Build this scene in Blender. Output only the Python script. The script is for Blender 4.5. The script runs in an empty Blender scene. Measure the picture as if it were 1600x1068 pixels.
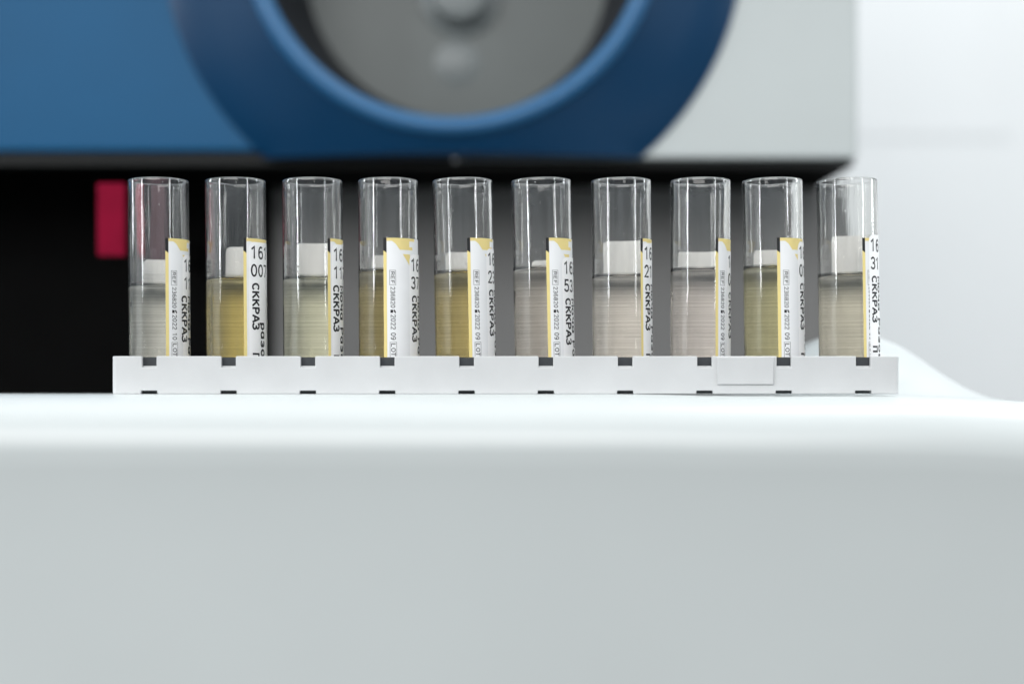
import bpy, bmesh, math, random
from mathutils import Vector, Matrix, noise

MM = 0.001
R = math.radians
SC = bpy.context.scene
COL = SC.collection
random.seed(7)

# ------------------------------------------------------------------ camera
cam_d = bpy.data.cameras.new('camera')
cam = bpy.data.objects.new('camera', cam_d)
COL.objects.link(cam)
cam.location = (0, -400 * MM, 1.0 * MM)
cam.rotation_euler = (R(90), 0, 0)
cam_d.sensor_width = 36
cam_d.lens = 54.18
cam_d.shift_y = 0.0469
cam_d.clip_start = 0.01
cam_d.clip_end = 50
cam_d.dof.use_dof = True
cam_d.dof.focus_distance = 404 * MM
cam_d.dof.aperture_fstop = 5.4
SC.camera = cam

# ------------------------------------------------------------------ world: the even pale light of a white laboratory
world = bpy.data.worlds.new('World')
SC.world = world
world.use_nodes = True
wn = world.node_tree.nodes
wl = world.node_tree.links
bg = wn['Background']
tc = wn.new('ShaderNodeTexCoord')
sep = wn.new('ShaderNodeSeparateXYZ')
ramp = wn.new('ShaderNodeValToRGB')
mr = wn.new('ShaderNodeMapRange')
mr.inputs[1].default_value = -1
mr.inputs[2].default_value = 1
wl.new(tc.outputs['Generated'], sep.inputs[0])
wl.new(sep.outputs['Z'], mr.inputs[0])
wl.new(mr.outputs[0], ramp.inputs[0])
ramp.color_ramp.elements[0].position = 0.30
ramp.color_ramp.elements[0].color = (0.20, 0.235, 0.245, 1)
ramp.color_ramp.elements[1].position = 0.75
ramp.color_ramp.elements[1].color = (0.86, 0.94, 1.0, 1)
wl.new(ramp.outputs[0], bg.inputs[0])
bg.inputs[1].default_value = 0.32


def area(name, loc, target, sx, sy, power, color=(1, 1, 1)):
    d = bpy.data.lights.new(name, 'AREA')
    d.shape = 'RECTANGLE'
    d.size = sx
    d.size_y = sy
    d.energy = power
    d.color = color
    o = bpy.data.objects.new(name, d)
    COL.objects.link(o)
    o.location = loc
    o.rotation_euler = (Vector(target) - Vector(loc)).to_track_quat('-Z', 'Y').to_euler()
    return o


# ceiling panel over the bench, window strip to the left, tall lamp to the right, added fill to brighten the wall
area('ceiling_lamp', (-0.10, -0.12, 0.95), (0, 0.02, 0), 1.1, 0.6, 1.7, (1.0, 0.99, 0.97))
area('front_lamp', (-0.25, -1.25, 0.62), (0, 0.02, 0.04), 1.3, 0.7, 14.6, (1.0, 0.99, 0.98))
area('side_window', (-1.45, -0.45, 0.35), (0, 0.1, 0.1), 0.7, 0.9, 1.8, (0.92, 0.97, 1.0))
area('left_lamp', (-0.75, -0.50, 0.42), (0, 0.02, 0.10), 0.050, 0.72, 3.4, (0.93, 0.97, 1.0))
area('right_lamp', (0.72, -0.52, 0.42), (0, 0.02, 0.10), 0.04, 0.72, 2.2, (0.93, 0.97, 1.0))
area('left_edge_lamp', (-0.92, 0.17, 0.46), (0, 0.02, 0.12), 0.05, 0.72, 3.4, (0.92, 0.96, 1.0))
area('right_edge_lamp', (0.92, 0.15, 0.46), (0, 0.02, 0.12), 0.05, 0.72, 2.8, (0.92, 0.96, 1.0))
area('wall_fill', (0.75, 0.25, 1.5), (0.55, 0.9, 0.1), 0.9, 0.5, 15.3, (0.97, 0.99, 1.0))  # added out of view, only to brighten the back wall evenly

SC.view_settings.view_transform = 'Standard'
SC.view_settings.look = 'None'
SC.view_settings.exposure = 0.13
SC.view_settings.gamma = 1
SC.view_settings.use_curve_mapping = False
SC.render.engine = 'CYCLES'
cy = SC.cycles
cy.use_denoising = True
try:
    cy.denoiser = 'OPENIMAGEDENOISE'
except Exception:
    pass
cy.max_bounces = 20
cy.transmission_bounces = 16
cy.glossy_bounces = 6
cy.diffuse_bounces = 4
cy.transparent_max_bounces = 12
cy.caustics_reflective = True
cy.caustics_refractive = True
cy.sample_clamp_indirect = 8
cy.blur_glossy = 0.2


# ------------------------------------------------------------------ materials
def principled(name, color, rough=0.4, spec=0.5, bump=0, bscale=400, mottle=0, mscale=60, coat=0):
    m = bpy.data.materials.new(name)
    m.use_nodes = True
    nt = m.node_tree
    b = nt.nodes['Principled BSDF']
    b.inputs['Base Color'].default_value = (*color, 1)
    b.inputs['Roughness'].default_value = rough
    b.inputs['Specular IOR Level'].default_value = spec
    if coat:
        b.inputs['Coat Weight'].default_value = coat
        b.inputs['Coat Roughness'].default_value = 0.15
    if bump or mottle:
        t = nt.nodes.new('ShaderNodeTexCoord')
    if bump:
        n = nt.nodes.new('ShaderNodeTexNoise')
        n.inputs['Scale'].default_value = bscale
        n.inputs['Detail'].default_value = 3
        bp = nt.nodes.new('ShaderNodeBump')
        bp.inputs['Strength'].default_value = bump
        bp.inputs['Distance'].default_value = 0.0003
        nt.links.new(t.outputs['Object'], n.inputs['Vector'])
        nt.links.new(n.outputs[0], bp.inputs['Height'])
        nt.links.new(bp.outputs[0], b.inputs['Normal'])
    if mottle:
        n2 = nt.nodes.new('ShaderNodeTexNoise')
        n2.inputs['Scale'].default_value = mscale
        n2.inputs['Detail'].default_value = 4
        r = nt.nodes.new('ShaderNodeValToRGB')
        r.color_ramp.elements[0].position = 0.3
        r.color_ramp.elements[1].position = 0.7
        r.color_ramp.elements[0].color = (*[c * (1 - mottle) for c in color], 1)
        r.color_ramp.elements[1].color = (*[min(1, c * (1 + mottle)) for c in color], 1)
        nt.links.new(t.outputs['Object'], n2.inputs['Vector'])
        nt.links.new(n2.outputs[0], r.inputs[0])
        nt.links.new(r.outputs[0], b.inputs['Base Color'])
    return m


M_bench = principled('bench_plastic', (0.525, 0.557, 0.556), 0.28, 0.4, 0.03, 300, 0.02, 12)
M_rack = principled('rack_plastic', (0.555, 0.565, 0.57), 0.42, 0.4, 0.06, 900, 0.045, 70)
M_dark = principled('interior_shade', (0.045, 0.05, 0.055), 0.6, 0.3, 0.05, 800, 0.1, 300)  # dark base stands for the shade inside the rack
M_blue = principled('blue_paint', (0.004, 0.072, 0.170), 0.35, 0.12, 0.04, 900, 0.04, 20)
M_navy = principled('shaded_ring_blue', (0.0005, 0.030, 0.082), 0.34, 0.24, 0.03, 900, 0.04, 20)  # ring's shaded side put into a darker blue base
M_lip = principled('lit_lip_blue', (0.022, 0.105, 0.23), 0.35, 0.35, 0.03, 900, 0.04, 20)  # lip's highlight put into a lighter blue base
M_funnel = principled('dark_funnel', (0.010, 0.012, 0.018), 0.5, 0.3, 0.03, 900, 0.04, 20)
M_white = principled('white_paint', (0.435, 0.468, 0.466), 0.45, 0.4, 0.04, 700, 0.02, 20)
M_trim = principled('grey_trim', (0.012, 0.013, 0.013), 0.6, 0.2, 0.05, 500, 0.05, 50)
M_black = principled('cavity_shade_black', (0.003, 0.003, 0.003), 0.9, 0.05, 0.05, 500, 0.1, 50)  # near-black base carries the recess's darkness
M_grey = principled('grey_sheet', (0.165, 0.163, 0.16), 0.6, 0.2, 0.05, 500, 0.05, 15)
M_window = principled('smoked_window', (0.095, 0.111, 0.109), 0.4, 0.4, 0.03, 300, 0.06, 25)
M_knob = principled('knob_plastic', (0.15, 0.17, 0.172), 0.4, 0.5, 0.03, 300, 0.04, 60)
M_red = principled('red_plastic', (0.19, 0.003, 0.022), 0.7, 0.06, 0.03, 300, 0.10, 90)
M_rose = principled('dull_rose_plastic', (0.075, 0.036, 0.045), 0.6, 0.2, 0.03, 300, 0.10, 90)
M_wall = principled('wall_paint', (0.81, 0.83, 0.835), 0.7, 0.2, 0.1, 200, 0.015, 3)
M_yellow = principled('label_yellow', (0.76, 0.63, 0.26), 0.5, 0.3, 0.03, 900, 0.04, 200)
M_paper = principled('label_paper', (0.80, 0.81, 0.82), 0.5, 0.3, 0.03, 900, 0.02, 200)
M_ink = principled('black_ink', (0.012, 0.012, 0.014), 0.5, 0.3, 0.03, 900, 0.1, 400)


def sticker_material():
    m = bpy.data.materials.new('sticker_paper')
    m.use_nodes = True
    nt = m.node_tree
    b = nt.nodes['Principled BSDF']
    b.inputs['Roughness'].default_value = 0.5
    b.inputs['Specular IOR Level'].default_value = 0.3
    uv = nt.nodes.new('ShaderNodeUVMap')
    sx = nt.nodes.new('ShaderNodeSeparateXYZ')
    nt.links.new(uv.outputs[0], sx.inputs[0])
    # printed bar code on the rear of the sticker, showing through the paper
    w = nt.nodes.new('ShaderNodeTexNoise')
    w.noise_dimensions = '1D'
    w.inputs['Scale'].default_value = 1900
    w.inputs['Detail'].default_value = 2.5
    nt.links.new(sx.outputs['Y'], w.inputs['W'])
    st = nt.nodes.new('ShaderNodeValToRGB')
    st.color_ramp.elements[0].position = 0.44
    st.color_ramp.elements[1].position = 0.52
    nt.links.new(w.outputs[0], st.inputs[0])
    rg = nt.nodes.new('ShaderNodeValToRGB')      # only where u (turn / 360) is round the back
    e = rg.color_ramp.elements
    e[0].position = 0.33
    e[0].color = (0, 0, 0, 1)
    e[1].position = 0.36
    e[1].color = (1, 1, 1, 1)
    nt.links.new(sx.outputs['X'], rg.inputs[0])
    lo = nt.nodes.new('ShaderNodeMapRange')       # below the heading of the sticker only
    lo.inputs[1].default_value = 0.0325
    lo.inputs[2].default_value = 0.0315
    nt.links.new(sx.outputs['Y'], lo.inputs[0])
    n2 = nt.nodes.new('ShaderNodeTexNoise')
    n2.inputs['Scale'].default_value = 260
    tcc = nt.nodes.new('ShaderNodeTexCoord')
    nt.links.new(tcc.outputs['Object'], n2.inputs['Vector'])
    mu = nt.nodes.new('ShaderNodeMath'); mu.operation = 'MULTIPLY'
    nt.links.new(st.outputs[0], mu.inputs[0]); nt.links.new(rg.outputs[0], mu.inputs[1])
    mu3 = nt.nodes.new('ShaderNodeMath'); mu3.operation = 'MULTIPLY'
    nt.links.new(mu.outputs[0], mu3.inputs[0]); nt.links.new(lo.outputs[0], mu3.inputs[1])
    mu2 = nt.nodes.new('ShaderNodeMath'); mu2.operation = 'MULTIPLY'
    nt.links.new(mu3.outputs[0], mu2.inputs[0]); nt.links.new(n2.outputs[0], mu2.inputs[1])
    mx = nt.nodes.new('ShaderNodeMix'); mx.data_type = 'RGBA'
    mx.inputs['A'].default_value = (0.90, 0.90, 0.90, 1)
    mx.inputs['B'].default_value = (0.56, 0.56, 0.55, 1)
    nt.links.new(mu2.outputs[0], mx.inputs['Factor'])
    nt.links.new(mx.outputs['Result'], b.inputs['Base Color'])
    tr = nt.nodes.new('ShaderNodeBsdfTranslucent')
    nt.links.new(mx.outputs['Result'], tr.inputs[0])
    ms = nt.nodes.new('ShaderNodeMixShader')
    ms.inputs[0].default_value = 0.02
    out = nt.nodes['Material Output']
    nt.links.new(b.outputs[0], ms.inputs[1]); nt.links.new(tr.outputs[0], ms.inputs[2])
    nt.links.new(ms.outputs[0], out.inputs[0])
    return m


M_sticker = sticker_material()


def glass_material():
    m = bpy.data.materials.new('clear_plastic')
    m.use_nodes = True
    nt = m.node_tree
    nt.nodes.remove(nt.nodes['Principled BSDF'])
    g = nt.nodes.new('ShaderNodeBsdfGlass')
    g.inputs['IOR'].default_value = 1.50
    g.inputs['Roughness'].default_value = 0.0
    g.inputs['Color'].default_value = (0.995, 0.993, 0.985, 1)
    t = nt.nodes.new('ShaderNodeTexCoord')
    mp = nt.nodes.new('ShaderNodeMapping')
    mp.inputs['Scale'].default_value = (1, 1, 0.22)
    n = nt.nodes.new('ShaderNodeTexNoise')
    n.inputs['Scale'].default_value = 420
    n.inputs['Detail'].default_value = 2
    bp = nt.nodes.new('ShaderNodeBump')
    bp.inputs['Strength'].default_value = 0.10
    bp.inputs['Distance'].default_value = 0.0002
    nt.links.new(t.outputs['Object'], mp.inputs[0])
    nt.links.new(mp.outputs[0], n.inputs['Vector'])
    # a few dried specks and droplets on the wall
    vo = nt.nodes.new('ShaderNodeTexVoronoi')
    vo.inputs['Scale'].default_value = 230
    sp = nt.nodes.new('ShaderNodeMapRange')
    sp.inputs[1].default_value = 0.0
    sp.inputs[2].default_value = 0.075
    sp.inputs[3].default_value = 3.0
    sp.inputs[4].default_value = 0.0
    nt.links.new(t.outputs['Object'], vo.inputs['Vector'])
    nt.links.new(vo.outputs['Distance'], sp.inputs[0])
    mp2 = nt.nodes.new('ShaderNodeMapping')          # drawn streaks along the tube
    mp2.inputs['Scale'].default_value = (1, 1, 0.03)
    n3 = nt.nodes.new('ShaderNodeTexNoise')
    n3.inputs['Scale'].default_value = 900
    n3.inputs['Detail'].default_value = 2
    nt.links.new(t.outputs['Object'], mp2.inputs[0])
    nt.links.new(mp2.outputs[0], n3.inputs['Vector'])
    ad0 = nt.nodes.new('ShaderNodeMath'); ad0.operation = 'MULTIPLY_ADD'
    ad0.inputs[1].default_value = 0.8
    nt.links.new(n3.outputs[0], ad0.inputs[0]); nt.links.new(sp.outputs[0], ad0.inputs[2])
    sp = ad0
    ad = nt.nodes.new('ShaderNodeMath'); ad.operation = 'ADD'
    nt.links.new(n.outputs[0], ad.inputs[0]); nt.links.new(sp.outputs[0], ad.inputs[1])
    nt.links.new(ad.outputs[0], bp.inputs['Height'])
    nt.links.new(bp.outputs[0], g.inputs['Normal'])
    df = nt.nodes.new('ShaderNodeBsdfDiffuse')       # streaky pale haze painted in to lift the dark glass
    df.inputs['Color'].default_value = (0.78, 0.84, 0.90, 1)
    fr = nt.nodes.new('ShaderNodeMapRange')
    fr.inputs[1].default_value = 0.35
    fr.inputs[2].default_value = 0.75
    fr.inputs[3].default_value = 0.006
    fr.inputs[4].default_value = 0.03
    nt.links.new(n3.outputs[0], fr.inputs[0])
    mx = nt.nodes.new('ShaderNodeMixShader')
    nt.links.new(fr.outputs[0], mx.inputs[0])
    nt.links.new(g.outputs[0], mx.inputs[1])
    nt.links.new(df.outputs[0], mx.inputs[2])
    nt.links.new(mx.outputs[0], nt.nodes['Material Output'].inputs[0])
    return m


M_glass = glass_material()


def liquid_material(name, col, dens):
    m = bpy.data.materials.new(name)
    m.use_nodes = True
    nt = m.node_tree
    nt.nodes.remove(nt.nodes['Principled BSDF'])
    g = nt.nodes.new('ShaderNodeBsdfGlass')
    g.inputs['IOR'].default_value = 1.34
    g.inputs['Roughness'].default_value = 0.0
    v = nt.nodes.new('ShaderNodeVolumeAbsorption')
    v.inputs['Color'].default_value = (*col, 1)
    v.inputs['Density'].default_value = dens
    o = nt.nodes['Material Output']
    nt.links.new(g.outputs[0], o.inputs['Surface'])
    nt.links.new(v.outputs[0], o.inputs['Volume'])
    return m


# ------------------------------------------------------------------ helpers
def link(name, bm, mats, parent=None, smooth=True, angle=40):
    me = bpy.data.meshes.new(name)
    bm.normal_update()
    bm.to_mesh(me)
    bm.free()
    if not isinstance(mats, (list, tuple)):
        mats = [mats]
    for m in mats:
        me.materials.append(m)
    if smooth:
        me.shade_smooth()
        if angle:
            me.set_sharp_from_angle(angle=R(angle))
    o = bpy.data.objects.new(name, me)
    COL.objects.link(o)
    if parent:
        o.parent = parent
    return o


def tag(o, label=None, cat=None, group=None, kind=None):
    if label: o['label'] = label
    if cat: o['category'] = cat
    if group: o['group'] = group
    if kind: o['kind'] = kind
    return o


def empty(name, loc=(0, 0, 0)):
    o = bpy.data.objects.new(name, None)
    o.empty_display_size = 0.01
    COL.objects.link(o)
    o.location = loc
    return o


def box(bm, x0, x1, y0, y1, z0, z1, mi=0):
    vs = [bm.verts.new((x * MM, y * MM, z * MM)) for x in (x0, x1) for y in (y0, y1) for z in (z0, z1)]
    for q in ((0, 1, 3, 2), (4, 6, 7, 5), (0, 4, 5, 1), (2, 3, 7, 6), (0, 2, 6, 4), (1, 5, 7, 3)):
        f = bm.faces.new([vs[i] for i in q])
        f.material_index = mi


def bevel(o, w, seg=3, ang=30):
    m = o.modifiers.new('bevel', 'BEVEL')
    m.width = w * MM
    m.segments = seg
    m.limit_method = 'ANGLE'
    m.angle_limit = R(ang)
    m.harden_normals = False
    return o


def lathe(bm, prof, n=64, axis='z', closed=False, wob=None):
    """prof: (r, h) in mm, turned about z (or about y)."""
    rings = []
    for r, h in prof:
        if r < 1e-6:
            p = (0, 0, h * MM) if axis == 'z' else (0, h * MM, 0)
            rings.append([bm.verts.new(p)])
            continue
        ring = []
        for k in range(n):
            a = 2 * math.pi * k / n
            rr = r + (wob(r, h, a) if wob else 0)
            if axis == 'z':
                p = (rr * math.cos(a) * MM, rr * math.sin(a) * MM, h * MM)
            else:
                p = (rr * math.cos(a) * MM, h * MM, rr * math.sin(a) * MM)
            ring.append(bm.verts.new(p))
        rings.append(ring)
    pairs = list(zip(rings, rings[1:]))
    if closed:
        pairs.append((rings[-1], rings[0]))
    for A, B in pairs:
        for k in range(n):
            k2 = (k + 1) % n
            if len(A) == 1 and len(B) == 1:
                continue
            if len(A) == 1:
                bm.faces.new((A[0], B[k2], B[k]))
            elif len(B) == 1:
                bm.faces.new((A[k], A[k2], B[0]))
            else:
                bm.faces.new((A[k], A[k2], B[k2], B[k]))
    bmesh.ops.recalc_face_normals(bm, faces=bm.faces[:])


def extrude_xz(pts, y0, y1):
    b = bmesh.new()
    A = [b.verts.new((x * MM, y0 * MM, z * MM)) for x, z in pts]
    B = [b.verts.new((x * MM, y1 * MM, z * MM)) for x, z in pts]
    b.faces.new(A); b.faces.new(list(reversed(B)))
    n = len(pts)
    for k in range(n):
        b.faces.new((A[k], B[k], B[(k + 1) % n], A[(k + 1) % n]))
    bmesh.ops.recalc_face_normals(b, faces=b.faces[:])
    return b


def sstep(a, b, x):
    t = max(0.0, min(1.0, (x - a) / (b - a)))
    return t * t * (3 - 2 * t)


def interp(pts, x):
    if x <= pts[0][0]: return pts[0][1]
    for (x0, v0), (x1, v1) in zip(pts, pts[1:]):
        if x <= x1:
            t = (x - x0) / (x1 - x0)
            return v0 + (v1 - v0) * t
    return pts[-1][1]


# ------------------------------------------------------------------ setting: wall
bm = bmesh.new()
box(bm, -1500, 2500, 900, 940, -800, 2200)
wall = link('wall', bm, M_wall, smooth=False)
tag(wall, kind='structure')

bm = bmesh.new()
box(bm, -900, 421, 898.9, 899.5, 214, 1500)
cab = bevel(link('wall_cabinet', bm, M_wall), 0.2)
tag(cab, 'pale flat cabinet front on the white wall at far right, barely showing its lower edge', 'cabinet')

# ------------------------------------------------------------------ bench: white moulded top with a rounded front edge
HUMP = [(66, 0), (72, 1.2), (79, 6.5), (86, 13), (93, 17), (101, 18.8), (108, 18.4), (115, 16), (121, 12.4), (127, 8.4), (133, 4.8), (139, 2.0), (146, 0.5), (154, 0)]


def bench_z(x, y):
    z = -0.5 * sstep(25, 60, x) - 2.9 * sstep(98, 165, x)
    z += interp(HUMP, x) * sstep(30, 62, y) * (1 - sstep(78, 108, y))
    return z


bm = bmesh.new()
xs = [-500, -400, -300, -220, -160] + [(-120 + 4 * i) for i in range(45)] + [60 + 2 * i for i in range(86)] + [240, 260, 300, 400, 500]
rows = []
RX, RZ = 15.0, 15.0
for x in xs:
    yb = 40 + 72 * sstep(30, 66, x)
    pr = [(yb, -160), (yb, -40)]
    for k in range(0, 7):                         # rounded rear edge
        a = R(90 * k / 6)
        pr.append((yb - 2 + 2 * math.cos(a), bench_z(x, yb) - 2 + 2 * math.sin(a)))
    n = 26
    for k in range(1, n):
        y = (yb - 2) + (-1.0 - (yb - 2)) * k / n
        pr.append((y, bench_z(x, y)))
    for k in range(0, 17):                        # rounded front edge
        a = R(90 * k / 16)
        s, c = math.sin(a), math.cos(a)
        pr.append((-1.0 - RX * s ** 0.92, bench_z(x, -1) - RZ * (1 - c ** 0.92)))
    zt = pr[-1][1]
    for dz in (4, 12, 25, 45, 70, 100, 150):
        pr.append((-1.0 - RX + 4.5 * (1 - math.exp(-dz / 26)), zt - dz))
    rows.append([bm.verts.new((x * MM, y * MM, z * MM)) for y, z in pr])
for A, B in zip(rows, rows[1:]):
    for k in range(len(A) - 1):
        bm.faces.new((A[k], A[k + 1], B[k + 1], B[k]))
bm.faces.new(rows[0]); bm.faces.new(rows[-1])
bm.faces.new([r[0] for r in rows] + [r[-1] for r in reversed(rows)])
bmesh.ops.recalc_face_normals(bm, faces=bm.faces[:])
bench = link('bench', bm, M_bench, angle=60)
tag(bench, 'glossy white moulded bench with rounded front edge under the tube rack', 'bench')

# ------------------------------------------------------------------ analyser behind the bench
AX, AZ = -24.8, 192.4
an = empty('laboratory_analyser', (0, 250 * MM, 0))
tag(an, 'large blurred blue and white laboratory machine with round recessed port behind the tubes', 'laboratory machine')


def panel_bm(x0, x1, z0, z1, y0=0, y1=14):
    b = bmesh.new()
    box(b, x0, x1, y0, y1, z0, z1)
    return b


HR = 86.0                                       # radius of the opening in the front panels


def half_panel(xo, xi, z0, z1, side):
    arc = []
    for k in range(49):
        t = -math.pi / 2 + math.pi * k / 48
        arc.append((AX + side * (0.5 + (HR - 0.5) * math.cos(t)), AZ + HR * math.sin(t)))
    pts = [(xo, z0), (AX + side * 0.5, z0)]
    pts += [p for p in arc if p[1] > z0 + 0.5]
    pts += [(AX + side * 0.5, z1), (xo, z1)]
    return extrude_xz(pts, 0, 14)


bevel(link('blue_panel', half_panel(-520, AX, 101.5, 420, -1), M_blue, an), 1.5, 3, 50)
bevel(link('white_panel', half_panel(146, AX, 98.5, 420, 1), M_white, an), 1.5, 3, 50)
link('side_panel', panel_bm(141, 145.5, 98.8, 420, 14.5, 330), M_white, an)
link('lower_trim', panel_bm(-520, 145, 96.4, 97.7, 3, 14), M_trim, an)
link('upper_trim', panel_bm(-520, AX - 0.2, 97.9, 101.2, 3, 14), M_trim, an)
link('underside', panel_bm(-520, 145.5, 96.6, 98.4, 14.5, 84), M_black, an)
link('back_plate', panel_bm(-113, 160, -60, 96.3, 80, 84), M_grey, an)
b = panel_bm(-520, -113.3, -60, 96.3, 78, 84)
link('cavity_shade_sheet', b, M_black, an)  # flat sheet, its black colour standing for the deep shade of a cavity

bm = bmesh.new()
lathe(bm, [(122.5, 0.8), (122.5, -1.2), (121.5, -2.2), (105, -9), (89, -16.5), (87.4, -17.2)], 160, 'y')
cut = bmesh.ops.bisect_plane(bm, geom=bm.verts[:] + bm.edges[:] + bm.faces[:], plane_co=(0, 0, (98.6 - AZ) * MM), plane_no=(0, 0, -1), clear_outer=True)
cv = sorted([v for v in cut['geom_cut'] if isinstance(v, bmesh.types.BMVert)], key=lambda v: v.co.x)
back = [bm.verts.new((v.co.x, 0.0008, v.co.z)) for v in cv]     # a flat floor under the cut ring
for k in range(len(cv) - 1):
    bm.faces.new((cv[k], cv[k + 1], back[k + 1], back[k]))
o = link('port_ring', bm, M_navy, an); o.location = (AX * MM, 0, AZ * MM)
bm = bmesh.new()
lathe(bm, [(87.4, -17.2)] + [(83.4 + 4.0 * math.cos(R(t)), -17.2 - 4.2 * math.sin(R(t))) for t in range(15, 180, 15)] + [(80, -17)], 160, 'y')
o = link('port_lip', bm, M_lip, an); o.location = (AX * MM, 0, AZ * MM)
bm = bmesh.new()
lathe(bm, [(80, -17), (78, -8), (73, 25), (68.5, 49)], 160, 'y')
o = link('port_funnel', bm, M_funnel, an); o.location = (AX * MM, 0, AZ * MM)
bm = bmesh.new()
lathe(bm, [(0, 48.0), (40, 48.4), (66, 49), (69.5, 49.2), (69.5, 52), (0, 52)], 120, 'y')
win = link('port_window', bm, M_window, an); win.location = (AX * MM, 0, AZ * MM)
bm = bmesh.new()
lathe(bm, [(0, 37), (9, 37.2), (12, 38.2), (13, 40), (13, 45), (18, 47), (18.5, 48.4)], 64, 'y')
o = link('knob', bm, M_knob, win); o.location = (1.5 * MM, 0, -14 * MM)
bm = bmesh.new()
lathe(bm, [(0, 46.9), (4, 47.1), (8, 47.8), (11, 48.6)], 48, 'y')
o = link('reflection_dome', bm, M_knob, win); o.location = (0.0 * MM, 0, -43 * MM)  # made-up pale dome imitating a soft reflection on the window
# red block on a black bracket in the dark cavity
bm = bmesh.new()
box(bm, -148.6, -139.2, -98, -94, 49, 75)
blk = bevel(link('red_block', bm, M_red, an), 0.3, 2)
bm = bmesh.new()
box(bm, -146, -140, -93.9, 78, 57, 68)
link('bracket', bm, M_black, blk)
bm = bmesh.new()
box(bm, -135.5, -125, -88, -85, 44, 76)
link('side_plate', bm, M_rose, blk)

# ------------------------------------------------------------------ rack
rack = empty('tube_rack', (0, 0, 0))
tag(rack, 'long low white plastic rack with notched front holding ten tubes', 'tube rack')
RX0, RX1, RH = -103.9, 100.6, 9.8
NX = [-94.2 + 20.6 * i for i in range(10)]
pts = [(RX0, 0.0)]
for x in NX:
    pts += [(x - 2.1, 0.0), (x - 2.1, 0.85), (x + 2.1, 0.85), (x + 2.1, 0.0)]
pts += [(RX1, 0.0), (RX1, RH)]
for x in reversed(NX):
    pts += [(x + 1.9, RH), (x + 1.9, RH - 2.95), (x - 1.9, RH - 2.95), (x - 1.9, RH)]
pts += [(RX0, RH)]


fw = extrude_xz(pts, 0, 1.6)
ends = [e for e in fw.edges if all(abs(v.co.y) < 1e-6 and min(abs(v.co.x - RX0 * MM), abs(v.co.x - RX1 * MM)) < 1e-6 for v in e.verts)]
bmesh.ops.bevel(fw, geom=ends, offset=1.3 * MM, segments=5, affect='EDGES', profile=0.5)
bevel(link('front_wall', fw, M_rack, rack), 0.22, 3)
bm = bmesh.new(); box(bm, RX0 + 1.7, RX1 - 1.7, 2.4, 3.0, 0.9, RH - 0.25)
link('interior_shade', bm, M_dark, rack, smooth=False)  # added plate, painted dark for the shade behind the notches
bm = bmesh.new(); box(bm, RX0 + 1.7, RX1 - 1.7, 1.65, 2.3, 0.9, RH - 2.5)
link('inner_plate', bm, M_rack, rack, smooth=False)
bm = bmesh.new(); box(bm, RX0, RX1, 24.4, 26, 0, RH)
bevel(link('rear_wall', bm, M_rack, rack), 0.3)
for x0 in (RX0, RX1 - 1.6):
    bm = bmesh.new(); box(bm, x0, x0 + 1.6, 1.65, 24.35, 0, RH)
    link('end_wall', bm, M_rack, rack)
bm = bmesh.new(); box(bm, RX0 + 1.65, RX1 - 1.65, 1.7, 24.3, 0.25, 0.85)
link('floor_plate', bm, M_dark, rack, smooth=False)  # dark colour gives the bottom notches their shade
bm = bmesh.new(); box(bm, 53.2, 67.9, -0.55, 0.0, 2.4, RH - 0.15)
bevel(link('raised_plate', bm, M_rack, rack), 0.3, 3)

# ------------------------------------------------------------------ sample tubes
RO, RI, TH = 8.0, 7.32, 56.0
bm = bmesh.new()
prof = [(0, 0)] + [(RO * math.sin(R(a)), RO - RO * math.cos(R(a))) for a in range(10, 91, 10)]
prof += [(RO, z) for z in (14, 20, 26, 32, 38, 44, 50, 53, 54.6, 55.2)]
prof += [(RO, TH - 0.30), (RO - 0.05, TH - 0.12), (RO - 0.18, TH), (RI + 0.18, TH), (RI + 0.05, TH - 0.12), (RI, TH - 0.30)]
prof += [(RI, z) for z in (55.2, 54.6, 53, 50, 47, 44, 41, 38, 35, 32, 29, 26, 23, 20, 17, 14, 11)]
prof += [(RI * math.sin(R(a)), 8.9 - RI * math.cos(R(a))) for a in range(90, 0, -10)] + [(0, 8.9 - RI)]


def wob(r, h, a):
    if r > RI + 0.01 or h < 9 or h > 55: return 0
    return 0.045 * noise.noise(Vector((math.cos(a) * 2.6, math.sin(a) * 2.6, h * 0.10)))


lathe(bm, prof, 96, 'z', wob=wob)
G = link('tube_wall', bm, M_glass, angle=50)
G_me = G.data
bpy.data.objects.remove(G)


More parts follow.
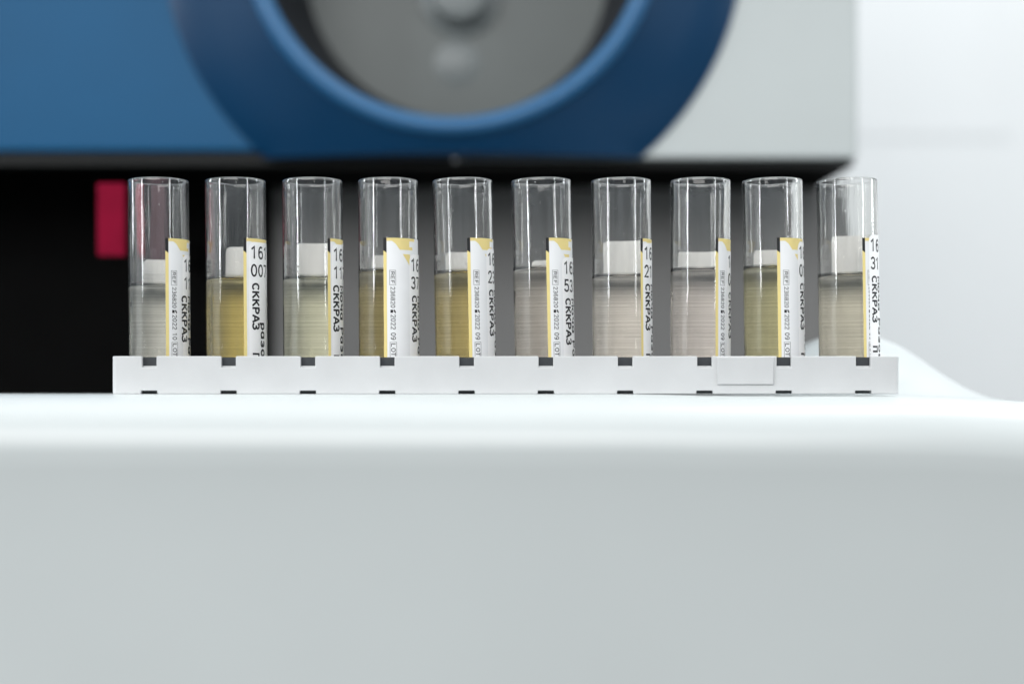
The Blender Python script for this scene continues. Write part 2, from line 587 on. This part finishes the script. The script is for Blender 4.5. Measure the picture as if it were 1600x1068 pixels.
def arc_patch(bm, a0, a1, z0, z1, rad, mi=0, th=0.0, corner=0.0, slope=0.0, corners=(1, 1), uvl=None, da=4.0):
    """A sheet bent round the tube from angle a0 to a1 (degrees from the camera side, growing to the right)."""
    n = max(1, int(math.ceil((a1 - a0) / da)))
    angs = {a0 + (a1 - a0) * k / n for k in range(n + 1)}
    if corner:
        ca = math.degrees(corner / rad)
        for k in range(1, 6):
            if corners[0]: angs.add(a0 + ca * k / 5)
            if corners[1]: angs.add(a1 - ca * k / 5)
    angs = sorted(angs)
    top, bot = [], []
    for a in angs:
        zt = z1 + slope * sstep(a0 + 20, a0 + 90, a)
        if corner:
            for on, e in ((corners[0], a0), (corners[1], a1)):
                d = R(abs(a - e)) * rad
                if on and d < corner:
                    zt -= corner - math.sqrt(max(0, corner ** 2 - (corner - d) ** 2))
        s, c = math.sin(R(a)) * rad, -math.cos(R(a)) * rad
        top.append(bm.verts.new((s * MM, c * MM, zt * MM)))
        bot.append(bm.verts.new((s * MM, c * MM, z0 * MM)))
    for k in range(len(angs) - 1):
        f = bm.faces.new((bot[k], bot[k + 1], top[k + 1], top[k]))
        f.material_index = mi
        if uvl:
            for l, (u, v) in zip(f.loops, ((angs[k], z0), (angs[k + 1], z0), (angs[k + 1], z1), (angs[k], z1))):
                l[uvl].uv = (u / 360, (l.vert.co.z))


def ell(cx, cy, rx, ry, a0, a1, n=14):
    return [(cx + rx * math.cos(R(a0 + (a1 - a0) * k / n)), cy + ry * math.sin(R(a0 + (a1 - a0) * k / n))) for k in range(n + 1)]


GL = {   # monoline lettering, capital height 1, as label printers draw it
    '0': [ell(.3, .5, .27, .5, 90, 450, 24)],
    '1': [[(.08, .80), (.32, 1.0), (.32, 0)]],
    '2': [ell(.3, .72, .26, .28, 165, -35, 12) + [(.03, 0), (.58, 0)]],
    '3': [ell(.28, .75, .25, .25, 150, -90, 12), ell(.28, .26, .28, .26, 90, -150, 12)],
    '5': [[(.54, 1), (.12, 1), (.08, .56)] + ell(.28, .31, .29, .31, 120, -150, 14)],
    '6': [ell(.32, .52, .28, .48, 60, 180, 8) + ell(.31, .30, .27, .30, 180, 540, 20)],
    '7': [[(.03, 1), (.57, 1), (.22, 0)]],
    '8': [ell(.3, .76, .23, .24, -90, 270, 20), ell(.3, .26, .28, .26, 90, 450, 20)],
    '9': [ell(.28, .48, .28, .48, -120, 0, 8) + ell(.29, .70, .27, .30, 0, 360, 20)],
    'С': [ell(.34, .5, .32, .5, 48, 312, 18)],
    'К': [[(.06, 0), (.06, 1)], [(.58, 1), (.10, .47)], [(.22, .60), (.62, 0)]],
    'Р': [[(.07, 0), (.07, 1), (.34, 1)] + ell(.34, .73, .25, .27, 90, -90, 10) + [(.10, .46)]],
    'А': [[(.0, 0), (.30, 1), (.36, 1), (.66, 0)], [(.13, .30), (.53, .30)]],
    'З': [ell(.28, .75, .26, .25, 150, -90, 12), ell(.28, .26, .30, .26, 90, -150, 12)],
    'П': [[(.06, 0), (.06, 1), (.58, 1), (.58, 0)]],
    'М': [[(.04, 0), (.04, 1), (.33, .35), (.62, 1), (.62, 0)]],
    'о': [ell(.3, .36, .27, .36, 90, 450, 20)],
    'ч': [[(.08, .72), (.08, .5)] + ell(.30, .50, .22, .18, 180, 270, 6) + [(.52, .34)], [(.52, .72), (.52, 0)]],
    'а': [ell(.28, .36, .25, .36, 90, 450, 18), [(.54, .72), (.54, 0)]],
    'з': [ell(.27, .54, .22, .18, 150, -90, 10), ell(.27, .19, .25, .19, 90, -150, 10)],
    'в': [[(.08, 0), (.08, .72), (.32, .72)] + ell(.32, .55, .17, .17, 90, -90, 8) + [(.12, .38)], [(.32, .37)] + ell(.33, .19, .20, .19, 80, -90, 8) + [(.08, 0)]],
    'я': [[(.52, 0), (.52, .72), (.28, .72)] + ell(.28, .52, .20, .20, 90, 270, 8) + [(.50, .32)], [(.30, .32), (.06, 0)]],
    'р': [[(.08, -.28), (.08, .72)], ell(.32, .36, .25, .36, 90, 450, 18)],
    'R': [[(.07, 0), (.07, 1), (.34, 1)] + ell(.34, .74, .24, .26, 90, -90, 10) + [(.10, .48)], [(.34, .46), (.60, 0)]],
    'E': [[(.56, 1), (.07, 1), (.07, 0), (.56, 0)], [(.09, .52), (.48, .52)]],
    'F': [[(.56, 1), (.07, 1), (.07, 0)], [(.09, .52), (.48, .52)]],
    'L': [[(.07, 1), (.07, 0), (.55, 0)]],
    'O': [ell(.34, .5, .31, .5, 90, 450, 24)],
    'T': [[(.0, 1), (.62, 1)], [(.31, .98), (.31, 0)]],
}


def stroke_faces(line, w):
    """One pen stroke of width 2w as a mitred strip of quads."""
    closed = abs(line[0][0] - line[-1][0]) + abs(line[0][1] - line[-1][1]) < 1e-6
    P = [Vector(p) for p in line]
    n = len(P)
    L, Rr = [], []
    for k in range(n):
        if closed:
            d0 = (P[k] - P[k - 1 if k else n - 2]); d1 = (P[(k + 1) if k < n - 1 else 1] - P[k])
        else:
            d0 = P[k] - P[k - 1] if k else P[1] - P[0]
            d1 = P[k + 1] - P[k] if k < n - 1 else P[-1] - P[-2]
        d0.normalize(); d1.normalize()
        n0 = Vector((-d0.y, d0.x)); n1 = Vector((-d1.y, d1.x))
        m = (n0 + n1)
        m = n1 if m.length < 1e-4 else m.normalized()
        sc = min(1.6, 1 / max(0.3, m.dot(n1)))
        p = P[k]
        if not closed and k == 0: p = p - d1 * w * 0.6
        if not closed and k == n - 1: p = p + d0 * w * 0.6
        L.append(p + m * w * sc); Rr.append(p - m * w * sc)
    return [(L[k], Rr[k], Rr[k + 1], L[k + 1]) for k in range(n - 1)]


def text_tris(txt, size, bold=0.1, sx=1.0, space=1.0):
    vs, fs = [], []
    pen = 0.0
    for ch in txt:
        for line in GL.get(ch, []):
            for q in stroke_faces([(x * sx, bold / 2 + y * (1 - bold)) for x, y in line], bold / 2):
                b0 = len(vs)
                vs += [((pen + p.x) * size, p.y * size) for p in q]
                fs.append((b0, b0 + 1, b0 + 2, b0 + 3))
        pen += (0.82 if ch != ' ' else 0.55) * sx * space
    return vs, fs


def put_text(bm, txt, size, ang, z, rad, rot=True, bold=0.1, sx=1.0, space=1.0, mi=0, length=None):
    """Text bent round the tube; rot: reads downwards with letter tops to the right. ang, z: start of the baseline."""
    vs, fs = text_tris(txt, size, bold, sx, space)
    if not vs: return
    if length:
        w = max(x for x, y in vs)
        vs = [(x * length / w, y) for x, y in vs]
    t = bmesh.new()
    tv = []
    for x, y in vs:
        s, h = (y, -x) if rot else (x, y)
        tv.append(t.verts.new((s, h, 0)))
    for f in fs:
        try: t.faces.new([tv[i] for i in f])
        except ValueError: pass
    lo = min(v.co.x for v in t.verts); hi = max(v.co.x for v in t.verts)
    s = lo + 0.3
    while s < hi:
        bmesh.ops.bisect_plane(t, geom=t.verts[:] + t.edges[:] + t.faces[:], plane_co=(s, 0, 0), plane_no=(1, 0, 0))
        s += 0.35
    mp = {}
    for v in t.verts:
        a = R(ang) + v.co.x / rad
        mp[v] = bm.verts.new((math.sin(a) * rad * MM, -math.cos(a) * rad * MM, (z + v.co.y) * MM))
    for f in t.faces:
        nf = bm.faces.new([mp[v] for v in f.verts]); nf.material_index = mi
    t.free()


def flat_poly(bm, pts, a0, ztop, rad, mi):
    """Polygon in label coordinates (mm right of the label edge, mm below its top) bent round the tube."""
    t = bmesh.new()
    f = t.faces.new([t.verts.new((s, -h, 0)) for s, h in pts])
    bmesh.ops.triangulate(t, faces=[f])
    lo = min(p[0] for p in pts); hi = max(p[0] for p in pts)
    s = lo + 0.3
    while s < hi:
        bmesh.ops.bisect_plane(t, geom=t.verts[:] + t.edges[:] + t.faces[:], plane_co=(s, 0, 0), plane_no=(1, 0, 0))
        s += 0.35
    mp = {}
    for v in t.verts:
        a = R(a0) + v.co.x / rad
        mp[v] = bm.verts.new((math.sin(a) * rad * MM, -math.cos(a) * rad * MM, (ztop + v.co.y) * MM))
    for f in t.faces:
        nf = bm.faces.new([mp[v] for v in f.verts]); nf.material_index = mi
    t.free()


def frame_poly(bm, s0, s1, h0, h1, w, a0, ztop, rad, mi):
    for q in ((s0, s1, h0, h0 + w), (s0, s1, h1 - w, h1), (s0, s0 + w, h0 + w, h1 - w), (s1 - w, s1, h0 + w, h1 - w)):
        flat_poly(bm, [(q[0], q[2]), (q[1], q[2]), (q[1], q[3]), (q[0], q[3])], a0, ztop, rad, mi)


YC = 13.0
S = 2408 / 413.0


def zof(py, extra=0.0):
    """Height above the tube's base for a picture row (tube axis plane)."""
    return 1.0 + (609 - py) / (2408 / (413.0 + extra)) - 0.9


# cx_top, cx_bottom, rim dz, liquid row, label top row, label angle, sticker text angle, sticker row, sticker end, lines, year, liquid colour, density, label
TUBES = [
    dict(xt=247.5, xb=249.4, lv=444, aL=11.8, aS=53.8, aC=45.0, row=404, aE=214, bt=405, d=('161', '117'), yr='2022 10',
         col=(1, 0.985, 0.88), den=26, lab='leftmost tube, pale grey sample, standing before the red block'),
    dict(xt=368.0, xb=370.0, lv=434, aL=13.6, aS=29.0, t2='разовая', dz=20.3, len=16, row=385, aE=201.5, bt=385, d=('161', '007'), yr='2022 09',
         col=(0.945, 0.85, 0.36), den=88, lab='tube with the strongest amber yellow sample, sticker marked 16 over 00'),
    dict(xt=488.0, xb=490.0, lv=433, aL=28.7, aS=42.7, aC=40.0, row=388, aE=217, bt=379.5, d=('161', '117'), yr='2022 09',
         col=(0.945, 0.94, 0.81), den=78, lab='tube of pale greenish grey sample, narrow sticker strip marked 16 over 11'),
    dict(xt=606.2, xb=608.0, lv=422, aL=-9.4, aS=47.8, row=404, aE=218, bt=398, d=('161', '37'), yr='2022 09',
         col=(0.935, 0.85, 0.45), den=90, lab='tube whose wide yellow edged label turns most to the front, olive sample'),
    dict(xt=722.4, xb=727.5, lv=424, aL=6.8, aS=52.3, row=395, aE=221.7, bt=393, d=('162', '23'), yr='2022 09',
         col=(0.945, 0.855, 0.45), den=95, lab='left leaning tube of golden sample, sticker digit 2 above capital letters'),
    dict(xt=845.4, xb=851.0, lv=418, aL=6.6, aS=44.0, row=409, aE=204, bt=406, d=('163', '53'), yr='2022 09',
         col=(0.945, 0.9, 0.85), den=72, lab='left leaning tube of cloudy grey sample, sticker digit 5 above capital letters'),
    dict(xt=970.2, xb=972.5, lv=430, aL=38.3, aS=48.5, row=386, aE=221, bt=376, d=('161', '21'), yr='2022 09',
         col=(0.955, 0.925, 0.89), den=82, lab='tube of pale pinkish grey sample with the narrowest label, large white patch behind'),
    dict(xt=1094.2, xb=1094.0, lv=420, aL=29.7, aS=65.8, row=398, aE=236, bt=393, d=('160', '08'), yr='2022 09',
         col=(0.95, 0.915, 0.895), den=80, lab='tube of pinkish grey sample just left of the raised plate on the rack'),
    dict(xt=1206.3, xb=1210.0, lv=416, aL=7.4, aS=57.7, row=385, aE=224, bt=390, d=('161', '01'), yr='2022 09',
         col=(0.94, 0.91, 0.66), den=85, lab='tube of yellow green sample, second from the right end of the rack'),
    dict(xt=1322.9, xb=1327.0, lv=428, aL=27.9, aS=47.4, row=374, aE=216, bt=368, d=('161', '31'), yr='2022 09',
         col=(0.94, 0.915, 0.83), den=78, lab='rightmost tube, beige grey sample, standing before the pale wall'),
]

for i, T in enumerate(TUBES):
    xt, xb = (T['xt'] - 800) / S, (T['xb'] - 800) / S        # axis at the rim and at the rack top
    lean = math.atan2(xt - xb, 46.0)
    x0 = xb - math.tan(lean) * 9.0
    t = empty('sample_tube', (x0 * MM, YC * MM, 1.0 * MM))
    t.rotation_euler = (0, lean, 0)
    tag(t, T['lab'], 'test tube', 'sample tubes standing in the white rack')
    g = bpy.data.objects.new('tube_wall', G_me)
    COL.objects.link(g); g.parent = t
    g.rotation_euler = (0, 0, i * 2.399)
    # liquid
    L = zof(T['lv'])
    az = math.degrees(math.atan2(-xb, 413))                  # the camera's bearing from this tube
    T = dict(T, **{k: T[k] + az for k in ('aL', 'aS', 'aE', 'aC') if k in T})
    rl = RI + 0.03
    bm = bmesh.new()
    pf = [(0, 8.9 - rl)] + [(rl * math.sin(R(a)), 8.9 - rl * math.cos(R(a))) for a in range(10, 91, 10)]
    pf += [(rl, 16), (rl, 24), (rl, L - 1), (rl, L), (rl - 0.12, L - 0.28), (rl - 0.4, L - 0.6), (rl - 0.9, L - 0.8), (rl - 2, L - 0.9), (0, L - 0.92)]
    lathe(bm, pf, 64, 'z')
    link('liquid', bm, liquid_material('liquid_sample', T['col'], T['den']), t, angle=60)

    # printed maker's label with its yellow edge
    r1 = RO + 0.04
    zt = zof(372.5, -7)
    aL = T['aL']
    bm = bmesh.new()
    arc_patch(bm, aL, max(aL + 75, T['aS'] + 30), 2, zt, r1, 0)
    lab = link('label', bm, M_paper, t, angle=60)
    r1p = r1 + 0.025
    bm = bmesh.new()
    flat_poly(bm, [(0.0, 3.3), (0.85, 3.9), (0.85, zt - 2.2), (0.0, zt - 2.2)], aL, zt, r1p, 0)                 # yellow edge strip
    flat_poly(bm, [(0.85, 0.0), (9.5, 0.0), (9.5, 0.75), (7.4, 0.75), (7.4, 1.5), (3.2, 1.5), (2.2, 0.8), (0.85, 0.8)], aL, zt, r1p, 0)
    flat_poly(bm, [(3.2, 1.5), (7.4, 1.5), (7.4, 2.3), (8.6, 2.3), (8.6, 3.1), (4.4, 3.1)], aL, zt, r1p, 0)
    flat_poly(bm, [(5.2, 4.2), (7.6, 4.2), (7.6, 7.4)], aL, zt, r1p, 0)
    link('yellow_print', bm, M_yellow, lab, angle=60)
    bm = bmesh.new()
    flat_poly(bm, [(0.0, 0.0), (0.84, 0.0), (0.84, 3.9), (0.0, 3.3)], aL, zt, r1p, 0)
    deg = lambda s: aL + math.degrees(s / r1p)
    frame_poly(bm, 1.55, 3.25, 8.5, 12.4, 0.09, aL, zt, r1p, 0)
    put_text(bm, 'REF', 1.0, deg(1.9), zt - 8.9, r1p, bold=0.14, length=3.1)
    put_text(bm, '236820', 1.25, deg(1.8), zt - 12.9, r1p, bold=0.14, length=5.5)
    flat_poly(bm, [(1.75, 18.9), (2.45, 18.9), (2.45, 19.7), (1.75, 19.7)], aL, zt, r1p, 0)
    flat_poly(bm, [(2.6, 18.9), (2.9, 18.9), (3.2, 19.5), (3.2, 19.8), (2.9, 19.7), (2.6, 19.2)], aL, zt, r1p, 0)
    put_text(bm, T['yr'], 1.35, deg(1.8), zt - 20.2, r1p, bold=0.14, length=6.6)
    frame_poly(bm, 1.55, 3.4, 27.4, 31.6, 0.09, aL, zt, r1p, 0)
    put_text(bm, 'LOT', 1.25, deg(1.85), zt - 27.8, r1p, bold=0.14, length=3.3)
    link('printed_text', bm, M_ink, lab, angle=60)

    # white sticker stuck over it and carried round the back
    r2 = RO + 0.10
    aS = T['aS'] - 5
    z1 = zof(T['row'] - 6, -5)
    zb = zof(T['bt'], 5)
    bm = bmesh.new()
    uvl = bm.loops.layers.uv.new('UVMap')
    arc_patch(bm, aS, T['aE'], 3, z1, r2, 0, corner=1.7, slope=zb - z1, uvl=uvl, da=3)
    st = link('sticker', bm, M_sticker, t, angle=60)
    r2p = r2 + 0.025
    bm = bmesh.new()
    zr = zof(T['row'], -5)
    put_text(bm, T['d'][0], 3.5, T['aS'], zr - 3.5, r2p, rot=False, bold=0.14, sx=0.86)
    put_text(bm, T['d'][1], 3.4, T['aS'], zr - 8.2, r2p, rot=False, bold=0.14, sx=0.86)
    put_text(bm, 'СККРАЗ', 2.55, T.get('aC', T['aS'] + 1), zr - 10.0, r2p, bold=0.2, length=12.2)
    put_text(bm, 'П', 2.4, T.get('aC', T['aS'] + 1), zr - 28.4, r2p, bold=0.2)
    put_text(bm, T.get('t2', 'Моча Разовая'), 2.35, T.get('aC', T['aS'] + 1) + 20.5, zr - T.get('dz', 10.0), r2p, bold=0.2, length=T.get('len', 27))
    link('printed_text', bm, M_ink, st, angle=60)
